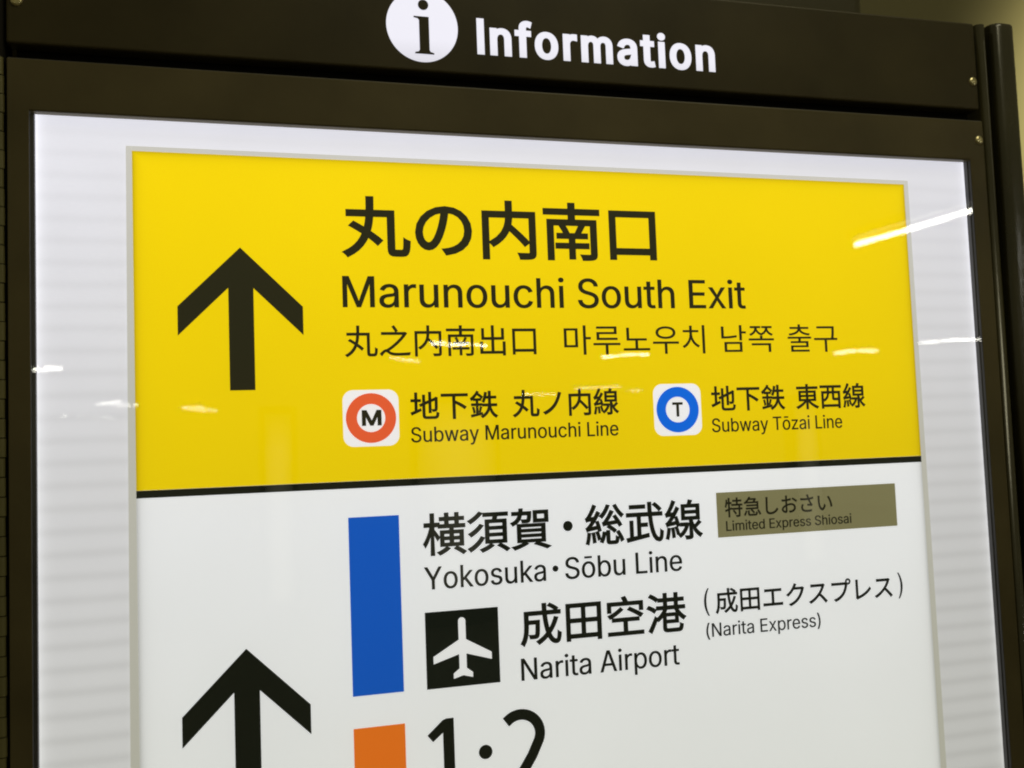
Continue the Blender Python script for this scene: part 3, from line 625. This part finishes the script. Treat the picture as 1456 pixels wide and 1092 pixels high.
# ------------------------------------------------------------------ the setting
bm = bmesh.new()
bm_box(bm, -14, 14, -34, 6, -0.05, 0)
fl = link('floor', me_of(bm, 'floor'), M['floor'])
fl['kind'] = 'structure'
bm = bmesh.new()
bm_box(bm, -6, 6.5, 1.30, 1.45, 0, 3.4)
wl = link('back_wall', me_of(bm, 'back_wall'), M['wall'])
wl['kind'] = 'structure'
bm = bmesh.new()
bm_box(bm, -6, 1.11, 0.55, 1.298, 2.20, 3.3)
sf = link('ceiling', me_of(bm, 'ceiling'), M['dark_wall'], bevel=0.02)
sf['kind'] = 'structure'

# ------------------------------------------------------------------ the sign
sign = bpy.data.objects.new('information_sign', None)
sc.collection.objects.link(sign)
sign['label'] = 'backlit station information sign with yellow and white direction panel in dark bronze frame'
sign['category'] = 'sign'
YF = -0.0070          # front face of the frame
ZB = -1.22            # bottom of the poster case

box('housing', -0.086, 0.8215, 0.010, 0.075, ZB - 0.06, 0.174, M['groove'], sign)
# header panel
hd = box('header_panel', -0.0907, 0.8226, YF, 0.0095, 0.0795, 0.1715, M['paint'], sign, bevel=0.0022)
# poster frame: one picture-frame extrusion with an opening
FX0, FX1, FZ1 = -0.0902, 0.8250, 0.0684
OX0, OX1, OZ1 = -0.0742, 0.8063, 0.0262
bm = bmesh.new()
oz, fz = Z0 + ZB + 0.02, Z0 + ZB - 0.03
outer = [(FX0, fz), (FX1, fz), (FX1, Z0 + FZ1), (FX0, Z0 + FZ1)]
inner = [(OX0, oz), (OX1, oz), (OX1, Z0 + OZ1), (OX0, Z0 + OZ1)]
vo = [[bm.verts.new((x, y, z)) for x, z in outer] for y in (YF, 0.0092)]
vi = [[bm.verts.new((x, y, z)) for x, z in inner] for y in (YF, 0.0092)]
for i in range(4):
    j = (i + 1) % 4
    bm.faces.new((vo[0][i], vo[0][j], vi[0][j], vi[0][i]))
    bm.faces.new((vo[1][j], vo[1][i], vi[1][i], vi[1][j]))
    bm.faces.new((vo[0][j], vo[0][i], vo[1][i], vo[1][j]))
    bm.faces.new((vi[0][i], vi[0][j], vi[1][j], vi[1][i]))
bmesh.ops.recalc_face_normals(bm, faces=bm.faces[:])
frame = link('frame', me_of(bm, 'frame'), M['paint_frame'], sign, bevel=0.0014)
frame.data.materials.append(M['gasket'])
for p in frame.data.polygons:                 # walls of the opening given lighter gasket grey in place of panel light
    c_ = p.center
    if abs(p.normal.y) < 0.1 and OX0 - 1e-4 <= c_.x <= OX1 + 1e-4 and abs(c_.z - (Z0 + OZ1)) > 1e-3:
        p.material_index = 1

# light guide panel, gaskets, pane
guide = box('light_panel', XL, XR, 0.0012, 0.0085, ZB + 0.021, 0.0300, M['guide'], sign)
for a, b in ((-0.0760, XL - 0.0001), (XR + 0.0001, 0.0 + 0.8090)):
    box('gasket', a + (0.0019 if a < 0 else 0), b - (0.0028 if a > 0 else 0), -0.0034, 0.0080, ZB + 0.021, 0.0290, M['gasket'], sign)
pane = box('cover_pane', OX0 - 0.003, OX1 + 0.003, -0.0060, -0.0050, ZB + 0.0165, OZ1 + 0.003, M['pane'], sign)

# poster
PB = -1.16
poster = box('poster', 0, W, 0.0, 0.0010, PB, 0.0, M['white'], sign)
# flat grey strips round the print, widening downward at both sides
e0 = prism('grey_border', [(-0.0046, 0.0040), (-0.0001, 0.0040), (-0.0001, PB - 0.004), (-0.0098, PB - 0.004)], 0.00015, 0.00118, M['grey_border'], poster)
e1 = prism('grey_border', [(W + 0.0001, 0.0040), (W + 0.0052, 0.0040), (W + 0.0078, PB - 0.004), (W + 0.0001, PB - 0.004)], 0.00015, 0.00118, M['grey_border'], poster)
e2 = prism('grey_border', [(-0.00005, 0.0040), (W + 0.00005, 0.0040), (W + 0.00005, 0.0001), (-0.00005, 0.0001)], 0.00015, 0.00118, M['grey_border'], poster)

Y1 = -0.0002
box('yellow_field', 0.0, W, Y1, -0.00005, -0.2731, -0.0001, M['yellow'], poster)
box('divider_line', 0.0, W, Y1, -0.00005, -0.2792, -0.2732, M['black'], poster)
box('route_bar', 0.1652, 0.2077, Y1, -0.00005, -0.4497, -0.3032, M['blue_bar'], poster)['label'] = 'blue route bar'
box('route_bar', 0.1650, 0.2077, Y1, -0.00005, -0.6220, -0.4757, M['orange_bar'], poster)['label'] = 'orange route bar'
box('notice_box', 0.5038, 0.6976, Y1, -0.00005, -0.3401, -0.2988, M['olive_box'], poster)


def arrow(cx, za, mat, stem, label):
    h = 0.0497
    z1, z2, sw = za - 0.0490, za - 0.0728, 0.0100
    # where the barbs' lower edges meet the stem
    zj = z2 + (h - sw) * (0.0490 / h)
    pts = [(cx, za), (cx - h, z1), (cx - h, z2), (cx - sw, zj), (cx - sw, za - stem), (cx + sw, za - stem), (cx + sw, zj), (cx + h, z2), (cx + h, z1)]
    o = prism('arrow', pts, -0.0007, -0.00025, mat, poster)
    o['label'] = label
    return o


arrow(0.0827, -0.0774, M['black_y'], 0.1179, 'black arrow on yellow')
arrow(0.0813, -0.4030, M['black'], 0.1179, 'black arrow on white')

MP = poster
BY, BK = M['black_y'], M['black']
cjk('丸の内南口', 0.1656, 0.4557, -0.0306, -0.0843, BY, MP, rr=0.0195)
latin('Marunouchi South Exit', 0.1654, 0.5450, -0.1000, -0.1268, BY, MP, rx=0.009, ry=0.003)
cjk('丸之内南出口', 0.1660, 0.3351, -0.1420, -0.1693, BY, MP, rr=0.0075)
cjk('마루노우치', 0.3612, 0.5003, -0.1425, -0.1692, BY, MP, rr=0.0025)
cjk('남쪽', 0.5173, 0.5729, -0.1426, -0.1684, BY, MP, rr=0.0025)
cjk('출구', 0.5877, 0.6423, -0.1420, -0.1688, BY, MP, rr=0.0025)
cjk('地下鉄', 0.2202, 0.2979, -0.1994, -0.2238, BY, MP, rr=0.0165)
cjk('丸ノ内線', 0.3107, 0.4113, -0.1994, -0.2240, BY, MP, rr=0.0165)
latin('Subway Marunouchi Line', 0.2202, 0.4097, -0.2297, -0.2426, BY, MP, rx=0.010, ry=0.003)
cjk('地下鉄', 0.5035, 0.5813, -0.1994, -0.2238, BY, MP, rr=0.0165)
cjk('東西線', 0.5927, 0.6698, -0.1994, -0.2240, BY, MP, rr=0.0165)
latin('Subway Tōzai Line', 0.5030, 0.6423, -0.2300, -0.2428, BY, MP, rx=0.010, ry=0.003)
cjk('横須賀', 0.2273, 0.3425, -0.3033, -0.3397, BK, MP, rr=0.0185)
cjk('総武線', 0.3735, 0.4888, -0.3031, -0.3400, BK, MP, rr=0.0185)
prism('dot', circle(0.3577, -0.3210, 0.0044, 0.0045), -0.0007, -0.00025, BK, MP)
latin('Yokosuka', 0.2275, 0.3358, -0.3484, -0.3674, BK, MP, rx=0.009, ry=0.003)
latin('Sōbu Line', 0.3534, 0.4662, -0.3484, -0.3674, BK, MP, rx=0.009, ry=0.003)
prism('dot', circle(0.3446, -0.3574, 0.0027, 0.0027, 32), -0.0007, -0.00025, BK, MP)
cjk('成田空港', 0.3100, 0.4682, -0.3858, -0.4228, BK, MP, rr=0.018)
latin('Narita Airport', 0.3098, 0.4592, -0.4322, -0.4510, BK, MP, rx=0.009, ry=0.003)
cjk('成田エクスプレス', 0.4972, 0.6873, -0.3864, -0.4096, BK, MP, rr=0.017)
cjk('(', 0.4860, 0.4915, -0.3852, -0.4102, BK, MP, rr=0.011)
cjk(')', 0.6935, 0.6990, -0.3852, -0.4102, BK, MP, rr=0.011)
latin('(Narita Express)', 0.4869, 0.6061, -0.4171, -0.4294, BK, MP, rx=0.009, ry=0.003)
cjk('特急しおさい', 0.5119, 0.6261, -0.3040, -0.3222, M['olive_text'], MP, rr=0.014)
latin('Limited Express Shiosai', 0.5123, 0.6462, -0.3254, -0.3345, M['olive_text'], MP, rx=0.012, ry=0.004)

# numerals 1 . 2, drawn with their own strokes
prism('numeral', [(0.2262, -0.4879), (0.2395, -0.4765), (0.2426, -0.4754), (0.2490, -0.4754), (0.2490, -0.5540), (0.2395, -0.5540), (0.2395, -0.4868), (0.2308, -0.4936)], -0.0007, -0.00025, BK, MP)
prism('dot', circle(0.2758, -0.5069, 0.0059, 0.0059), -0.0007, -0.00025, BK, MP)


def stroke(path, width, clip=None):
    n = len(path)
    l, r = [], []
    for i, (x, z) in enumerate(path):
        a = path[max(0, i - 1)]
        b = path[min(n - 1, i + 1)]
        tx, tz = b[0] - a[0], b[1] - a[1]
        q = math.hypot(tx, tz)
        nx, nz = -tz / q, tx / q
        h = width / 2
        l.append((x + nx * h, z + nz * h))
        r.append((x - nx * h, z - nz * h))
    return l + r[::-1]


cx, cz, ra, rb = 0.3075, -0.4957, 0.0172, 0.0166
path = [(0.2945, -0.4845)]
path += [(cx + ra * math.cos(R(t)), cz + rb * math.sin(R(t))) for t in range(122, -31, -8)]
path += [(0.3170, -0.5145), (0.3090, -0.5262), (0.2985, -0.5385), (0.2955, -0.5420)]
prism('numeral', stroke(path, 0.0090), -0.0007, -0.00025, BK, MP)
box('numeral_foot', 0.2925, 0.3300, -0.0007, -0.00025, -0.5540, -0.5462, BK, MP)

# airport pictogram
box('pictogram_square', 0.2272, 0.2911, Y1, -0.00005, -0.4502, -0.3863, M['black_pic'], poster)
ax = 0.2588
half = [(0.0031, -0.3957), (0.0031, -0.4112), (0.0253, -0.4237), (0.0253, -0.4297), (0.0031, -0.4231), (0.0031, -0.4352), (0.0083, -0.4391), (0.0083, -0.4433)]
nose = [(ax + 0.0031 * math.cos(R(t)), -0.3957 + 0.0031 * math.sin(R(t))) for t in range(170, 0, -20)]
pl = [(ax - x, z) for x, z in half][::-1] + nose + [(ax + x, z) for x, z in half] + [(ax, -0.4410)]
prism('aeroplane_symbol', pl, -0.0007, -0.00025, M['pic_white'], poster)


# subway line badges
def badge(x0, x1, ring_mat, letter, lx0, lx1, label):
    z0, z1 = -0.2446, -0.1970
    cx_, cz_ = (x0 + x1) / 2, (z0 + z1) / 2
    o = prism('badge', rrect(x0, x1, z0, z1, 0.0088), -0.0004, -0.00025, M['badge_white'], poster)
    o['label'] = label
    ring('badge_ring', cx_, cz_, 0.0210, 0.0118, -0.0006, -0.00045, ring_mat, poster, sx=1.01)
    latin(letter, lx0, lx1, -0.2140, -0.2273, BY, poster, rx=0.028, ry=0.022, name='badge_letter')


badge(0.1631, 0.2103, M['ring_red'], 'M', 0.1788, 0.1955, 'white badge with red ring and letter M')
badge(0.4453, 0.4930, M['ring_blue'], 'T', 0.4638, 0.4744, 'white badge with blue ring and letter T')

# header: lit symbol and word
YHD = YF - 0.00025
prism('symbol_disc', circle(0.2401, 0.1200, 0.0317, 0.0322, 96), YF - 0.00035, YF + 0.0005, M['header_white'], hd)
ic = 0.2416
# serif letter i of the symbol
stem = [(ic - 0.0040, 0.1262), (ic - 0.0085, 0.1272), (ic - 0.0085, 0.1283), (ic + 0.0043, 0.1283)]
ii = [(ic - 0.0091, 0.1284), (ic + 0.0043, 0.1284), (ic + 0.0043, 0.0986), (ic + 0.0052, 0.0970), (ic + 0.0083, 0.0962), (ic + 0.0083, 0.0950),
      (ic - 0.0086, 0.0950), (ic - 0.0086, 0.0962), (ic - 0.0054, 0.0970), (ic - 0.0044, 0.0986), (ic - 0.0044, 0.1252), (ic - 0.0056, 0.1266), (ic - 0.0091, 0.1273)]
prism('symbol_letter', ii, YF - 0.0009, YF - 0.0004, M['paint'], hd)
prism('symbol_dot', circle(ic - 0.0003, 0.1390, 0.0046, 0.0046), YF - 0.0009, YF - 0.0004, M['paint'], hd)
latin('Information', 0.2890, 0.5222, 0.1314, 0.0985, M['header_white'], hd, rx=0.032, ry=0.021, y=YF - 0.0003, track=0.062)

# screws
def screw(x, z, ang, parent):
    bm = bmesh.new()
    n, rr_ = 20, 0.0046
    prof = [(rr_, 0.0), (rr_ * 0.97, 0.0006), (rr_ * 0.8, 0.0013), (rr_ * 0.45, 0.0018)]
    rows = []
    for r_, d_ in prof:
        rows.append([bm.verts.new((r_ * math.cos(2 * math.pi * i / n), -d_, r_ * math.sin(2 * math.pi * i / n))) for i in range(n)])
    for a, b in zip(rows, rows[1:]):
        for i in range(n):
            bm.faces.new((a[i], a[(i + 1) % n], b[(i + 1) % n], b[i]))
    # cross recess
    c = bm.verts.new((0, -0.0009, 0))
    for i in range(n):
        bm.faces.new((rows[-1][i], rows[-1][(i + 1) % n], c))
    for k_ in range(4):
        t = R(ang + 90 * k_)
        bm_t = [bm.verts.new((rr_ * 0.72 * math.cos(t + s_), -0.0019, rr_ * 0.72 * math.sin(t + s_))) for s_ in (-0.09, 0.09)]
        bm_t += [bm.verts.new((rr_ * 0.2 * math.cos(t + s_), -0.0021, rr_ * 0.2 * math.sin(t + s_))) for s_ in (0.3, -0.3)]
        bm.faces.new(bm_t)
    bmesh.ops.recalc_face_normals(bm, faces=bm.faces[:])
    o = link('screw', me_of(bm, 'screw'), M['screw'], parent, smooth=True)
    o.location = (x, YF - 0.0001, Z0 + z)
    return o


screw(0.8165, 0.1092, 20, hd)
screw(0.8190, 0.0476, 50, frame)
screw(-0.0829, 0.1138, 10, hd)


# side profiles: half-round strip, groove, rounded post
def extrude_profile(name, prof, z0, z1, mat, parent, smooth=True, top_round=0):
    bm = bmesh.new()
    n = len(prof)
    levels = [(z0, 0.0)]
    if top_round:
        levels += [(z1 - top_round, 0.0), (z1 - top_round * 0.35, top_round * 0.2), (z1, top_round * 0.75)]
    else:
        levels += [(z1, 0.0)]
    mx_ = sum(p[0] for p in prof) / n
    my_ = sum(p[1] for p in prof) / n
    rows = []
    for z, ins in levels:
        row = []
        for x, y in prof:
            q = math.hypot(x - mx_, y - my_) or 1
            row.append(bm.verts.new((x - (x - mx_) / q * ins, y - (y - my_) / q * ins, z)))
        rows.append(row)
    for a, b in zip(rows, rows[1:]):
        for i in range(n):
            bm.faces.new((a[i], a[(i + 1) % n], b[(i + 1) % n], b[i]))
    bm.faces.new(rows[0][::-1])
    bm.faces.new(rows[-1])
    bmesh.ops.recalc_face_normals(bm, faces=bm.faces[:])
    o = link(name, me_of(bm, name), mat, parent)
    if smooth:
        for p in o.data.polygons:
            p.use_smooth = abs(p.normal.z) < 0.5
    return o


def rr_profile(x0, x1, y0, y1, r, n=7):
    return [(x, y) for x, y in rrect(x0, x1, y0, y1, r, n)]


for sgn in (1, -1):
    def mx(p):
        return [(q[0] if sgn > 0 else 0.7344 - q[0], q[1]) for q in p]
    top = Z0 + 0.1710
    if sgn > 0:
        extrude_profile('side_strip', mx(rr_profile(0.8262, 0.8372, -0.0082, 0.030, 0.0048)), 0.02, top, M['paint_post'], sign)
    else:
        extrude_profile('side_strip', mx(rr_profile(0.8262, 0.8372, -0.0062, 0.030, 0.0048)), 0.02, top, M['groove'], sign)
    extrude_profile('post_web', mx([(0.8372, 0.012), (0.8500, 0.012), (0.8500, 0.060), (0.8372, 0.060)]), 0.02, top - 0.004, M['groove'], sign, smooth=False)
    po = extrude_profile('post', mx(rr_profile(0.8470, 0.8752, -0.0090, 0.080, 0.0095, 10)), 0.0, top + 0.004, M['paint_post'], sign, top_round=0.004)

# jointed olive trim along the case's left edge
z = 0.0680
i = 0
trim_me = None
while z > -0.66:
    bm = None
    if trim_me is None:
        bm = bmesh.new()
        prof = rr_profile(-0.1050, -0.0925, -0.0076, 0.012, 0.0030, 4)
        for zz_ in (0.0,):
            lo_ = [bm.verts.new((x, y, -0.0140)) for x, y in prof]
            hi_ = [bm.verts.new((x, y, 0.0)) for x, y in prof]
            for a in range(len(prof)):
                b = (a + 1) % len(prof)
                bm.faces.new((lo_[a], lo_[b], hi_[b], hi_[a]))
            bm.faces.new(lo_[::-1])
            bm.faces.new(hi_)
        trim_me = me_of(bm, 'trim_block')
        trim_me.materials.append(M['trim'])
    o = bpy.data.objects.new('trim_block', trim_me)
    sc.collection.objects.link(o)
    o.parent = sign
    o.location = (0.0003 * ((i * 7) % 3 - 1), 0.0002 * ((i * 5) % 3 - 1), Z0 + z)
    z -= 0.01485
    i += 1

# ------------------------------------------------------------------ ceiling lamps of the hall, seen mirrored in the pane
def tube_lamp(p, q, rad, label, group='fluorescent lamps along the hall ceiling'):
    a, b = Vector(p), Vector(q)
    mid = (a + b) / 2
    L_ = (b - a).length
    ang = math.atan2(b.y - a.y, b.x - a.x)
    t = bpy.data.objects.new('ceiling_lamp', None)
    sc.collection.objects.link(t)
    t.location = (mid.x, mid.y, 2.75)
    t.rotation_euler = (0, 0, ang)
    t['label'] = label
    t['category'] = 'lamp'
    t['group'] = group
    bm = bmesh.new()
    n = 14
    for s_ in (-1, 1):
        bm.verts.ensure_lookup_table()
    r0 = [bm.verts.new((-L_ / 2, rad * math.cos(2 * math.pi * i_ / n), rad * math.sin(2 * math.pi * i_ / n))) for i_ in range(n)]
    r1 = [bm.verts.new((L_ / 2, rad * math.cos(2 * math.pi * i_ / n), rad * math.sin(2 * math.pi * i_ / n))) for i_ in range(n)]
    for i_ in range(n):
        bm.faces.new((r0[i_], r0[(i_ + 1) % n], r1[(i_ + 1) % n], r1[i_]))
    bm.faces.new(r0[::-1])
    bm.faces.new(r1)
    bmesh.ops.recalc_face_normals(bm, faces=bm.faces[:])
    link('tube', me_of(bm, 'tube'), M['tube'], t, smooth=True)
    bm = bmesh.new()
    bm_box(bm, -L_ / 2 - 0.03, L_ / 2 + 0.03, -0.03, 0.03, 0.045, 0.10)
    for s_ in (-1, 1):
        bm_box(bm, s_ * (L_ / 2 + 0.015) - 0.012, s_ * (L_ / 2 + 0.015) + 0.012, -0.02, 0.02, -0.025, 0.044)
    link('housing', me_of(bm, 'housing'), M['housing'], t)
    return t


H = 2.75
FAR = 'small distant ceiling lamp mirrored as a thin dash in the sign pane'
for (p_, q_, r_, lb) in (
    ((3.90, -4.53), (4.03, -3.30), 0.015, 'near ceiling tube lamp mirrored as the long bright streak at the right edge'),
    ((8.87, -10.27), (9.10, -10.04), 0.010, 'left lamp of the pair mirrored on the white border right of the yellow field'),
    ((9.02, -10.04), (9.55, -9.84), 0.010, 'right lamp of the pair mirrored on the white border right of the yellow field'),
    ((8.54, -11.69), (8.69, -11.41), 0.009, 'left lamp of the pair mirrored at the right end of the Korean line'),
    ((8.69, -11.51), (9.00, -11.34), 0.010, 'right lamp of the pair mirrored at the right end of the Korean line'),
    ((2.26, -9.95), (2.45, -10.03), 0.012, 'left lamp of three mirrored over the small Chinese line'),
    ((2.50, -10.11), (2.75, -10.12), 0.015, 'middle lamp of three mirrored over the small Chinese line'),
    ((2.79, -10.13), (2.97, -10.21), 0.011, 'right lamp of three mirrored over the small Chinese line'),
    ((4.98, -11.72), (5.20, -11.56), 0.012, 'left lamp of the pair mirrored just below the Korean line'),
    ((5.17, -11.55), (5.51, -11.40), 0.012, 'right lamp of the pair mirrored just below the Korean line'),
    ((-2.19, -12.53), (-2.04, -12.65), 0.017, 'left lamp of the pair mirrored at the frame edge on the far left'),
    ((-2.04, -12.45), (-1.86, -12.58), 0.019, 'right lamp of the pair mirrored near the frame edge on the far left'),
    ((-2.31, -20.03), (-1.84, -19.73), 0.011, 'brightest far lamp mirrored on the left border beside the poster edge'),
    ((-2.07, -20.91), (-1.94, -21.25), 0.009, FAR), ((-1.85, -20.74), (-1.77, -21.05), 0.010, FAR), ((-1.72, -21.07), (-1.63, -21.11), 0.009, FAR),
    ((-0.85, -22.66), (-0.63, -22.46), 0.009, FAR), ((-0.69, -23.39), (-0.52, -23.47), 0.008, FAR), ((-0.56, -22.18), (-0.39, -22.89), 0.009, FAR),
    ((-0.49, -24.18), (-0.30, -24.28), 0.010, FAR), ((-0.33, -23.92), (-0.11, -25.12), 0.007, FAR),
    ((6.94, -18.46), (7.88, -18.30), 0.0045, FAR), ((6.45, -20.60), (7.19, -20.35), 0.0045, FAR), ((8.85, -20.15), (9.03, -19.72), 0.004, FAR),
    ((-3.81, -24.46), (-3.70, -24.53), 0.004, FAR), ((-3.59, -24.22), (-3.43, -24.32), 0.005, FAR), ((-3.32, -25.15), (-3.06, -24.54), 0.005, FAR),
    ((-3.15, -26.08), (-2.70, -26.82), 0.004, FAR), ((2.04, -11.59), (2.54, -12.12), 0.004, 'thin dim tube lamp mirrored at the foot of the small Chinese line'),
):
    tube_lamp((*p_, H), (*q_, H), r_, lb)


# glowing panels added far behind the viewer to lay pale veils in the pane
def veil_panel(x0, x1, y, z1, label):
    t = bpy.data.objects.new('veil_panel', None)
    sc.collection.objects.link(t)
    t.location = ((x0 + x1) / 2, y, 0)
    t['label'] = label
    t['category'] = 'light box'
    w_ = (x1 - x0) / 2
    bm = bmesh.new()
    bm_box(bm, -w_ - 0.05, w_ + 0.05, -0.16, -0.01, 0.0, z1 + 0.06)
    link('case', me_of(bm, 'case'), M['paint'], t, bevel=0.01)
    bm = bmesh.new()
    bm_box(bm, -w_, w_, -0.009, 0.004, 0.35, z1)
    link('veil_face', me_of(bm, 'veil_face'), M['veil_glow'], t)


veil_panel(0.40, 0.62, -8.0, 1.93, 'narrow glow panel added for the pale strip below the yellow arrow')
veil_panel(1.72, 2.44, -8.0, 2.00, 'wide glow panel added for the pale veil around the red badge')
veil_panel(5.55, 5.80, -8.0, 1.93, 'narrow glow panel added for the pale strip beside the blue badge')


# unseen upright lamp added at the right to run a glint down the post's edge
wlp = bpy.data.objects.new('glint_lamp', None)
sc.collection.objects.link(wlp)
wlp.location = (3.35, 1.30, Z0 - 0.1)
wlp['label'] = 'unseen upright tube added by the beige wall for a glint along the right post'
wlp['category'] = 'lamp'
bm = bmesh.new()
bm_box(bm, -0.05, 0.05, -0.05, -0.003, -0.04, 0.74)
link('bracket', me_of(bm, 'bracket'), M['housing'], wlp, bevel=0.004)
bm = bmesh.new()
n_ = 16
ra_ = [bm.verts.new((0.02 * math.cos(2 * math.pi * i_ / n_), -0.075 + 0.02 * math.sin(2 * math.pi * i_ / n_), 0.0)) for i_ in range(n_)]
rb_ = [bm.verts.new((v.co.x, v.co.y, 0.70)) for v in ra_]
for i_ in range(n_):
    bm.faces.new((ra_[i_], ra_[(i_ + 1) % n_], rb_[(i_ + 1) % n_], rb_[i_]))
bm.faces.new(ra_[::-1])
bm.faces.new(rb_)
bmesh.ops.recalc_face_normals(bm, faces=bm.faces[:])
link('tube', me_of(bm, 'tube'), M['glint_tube'], wlp, smooth=True)
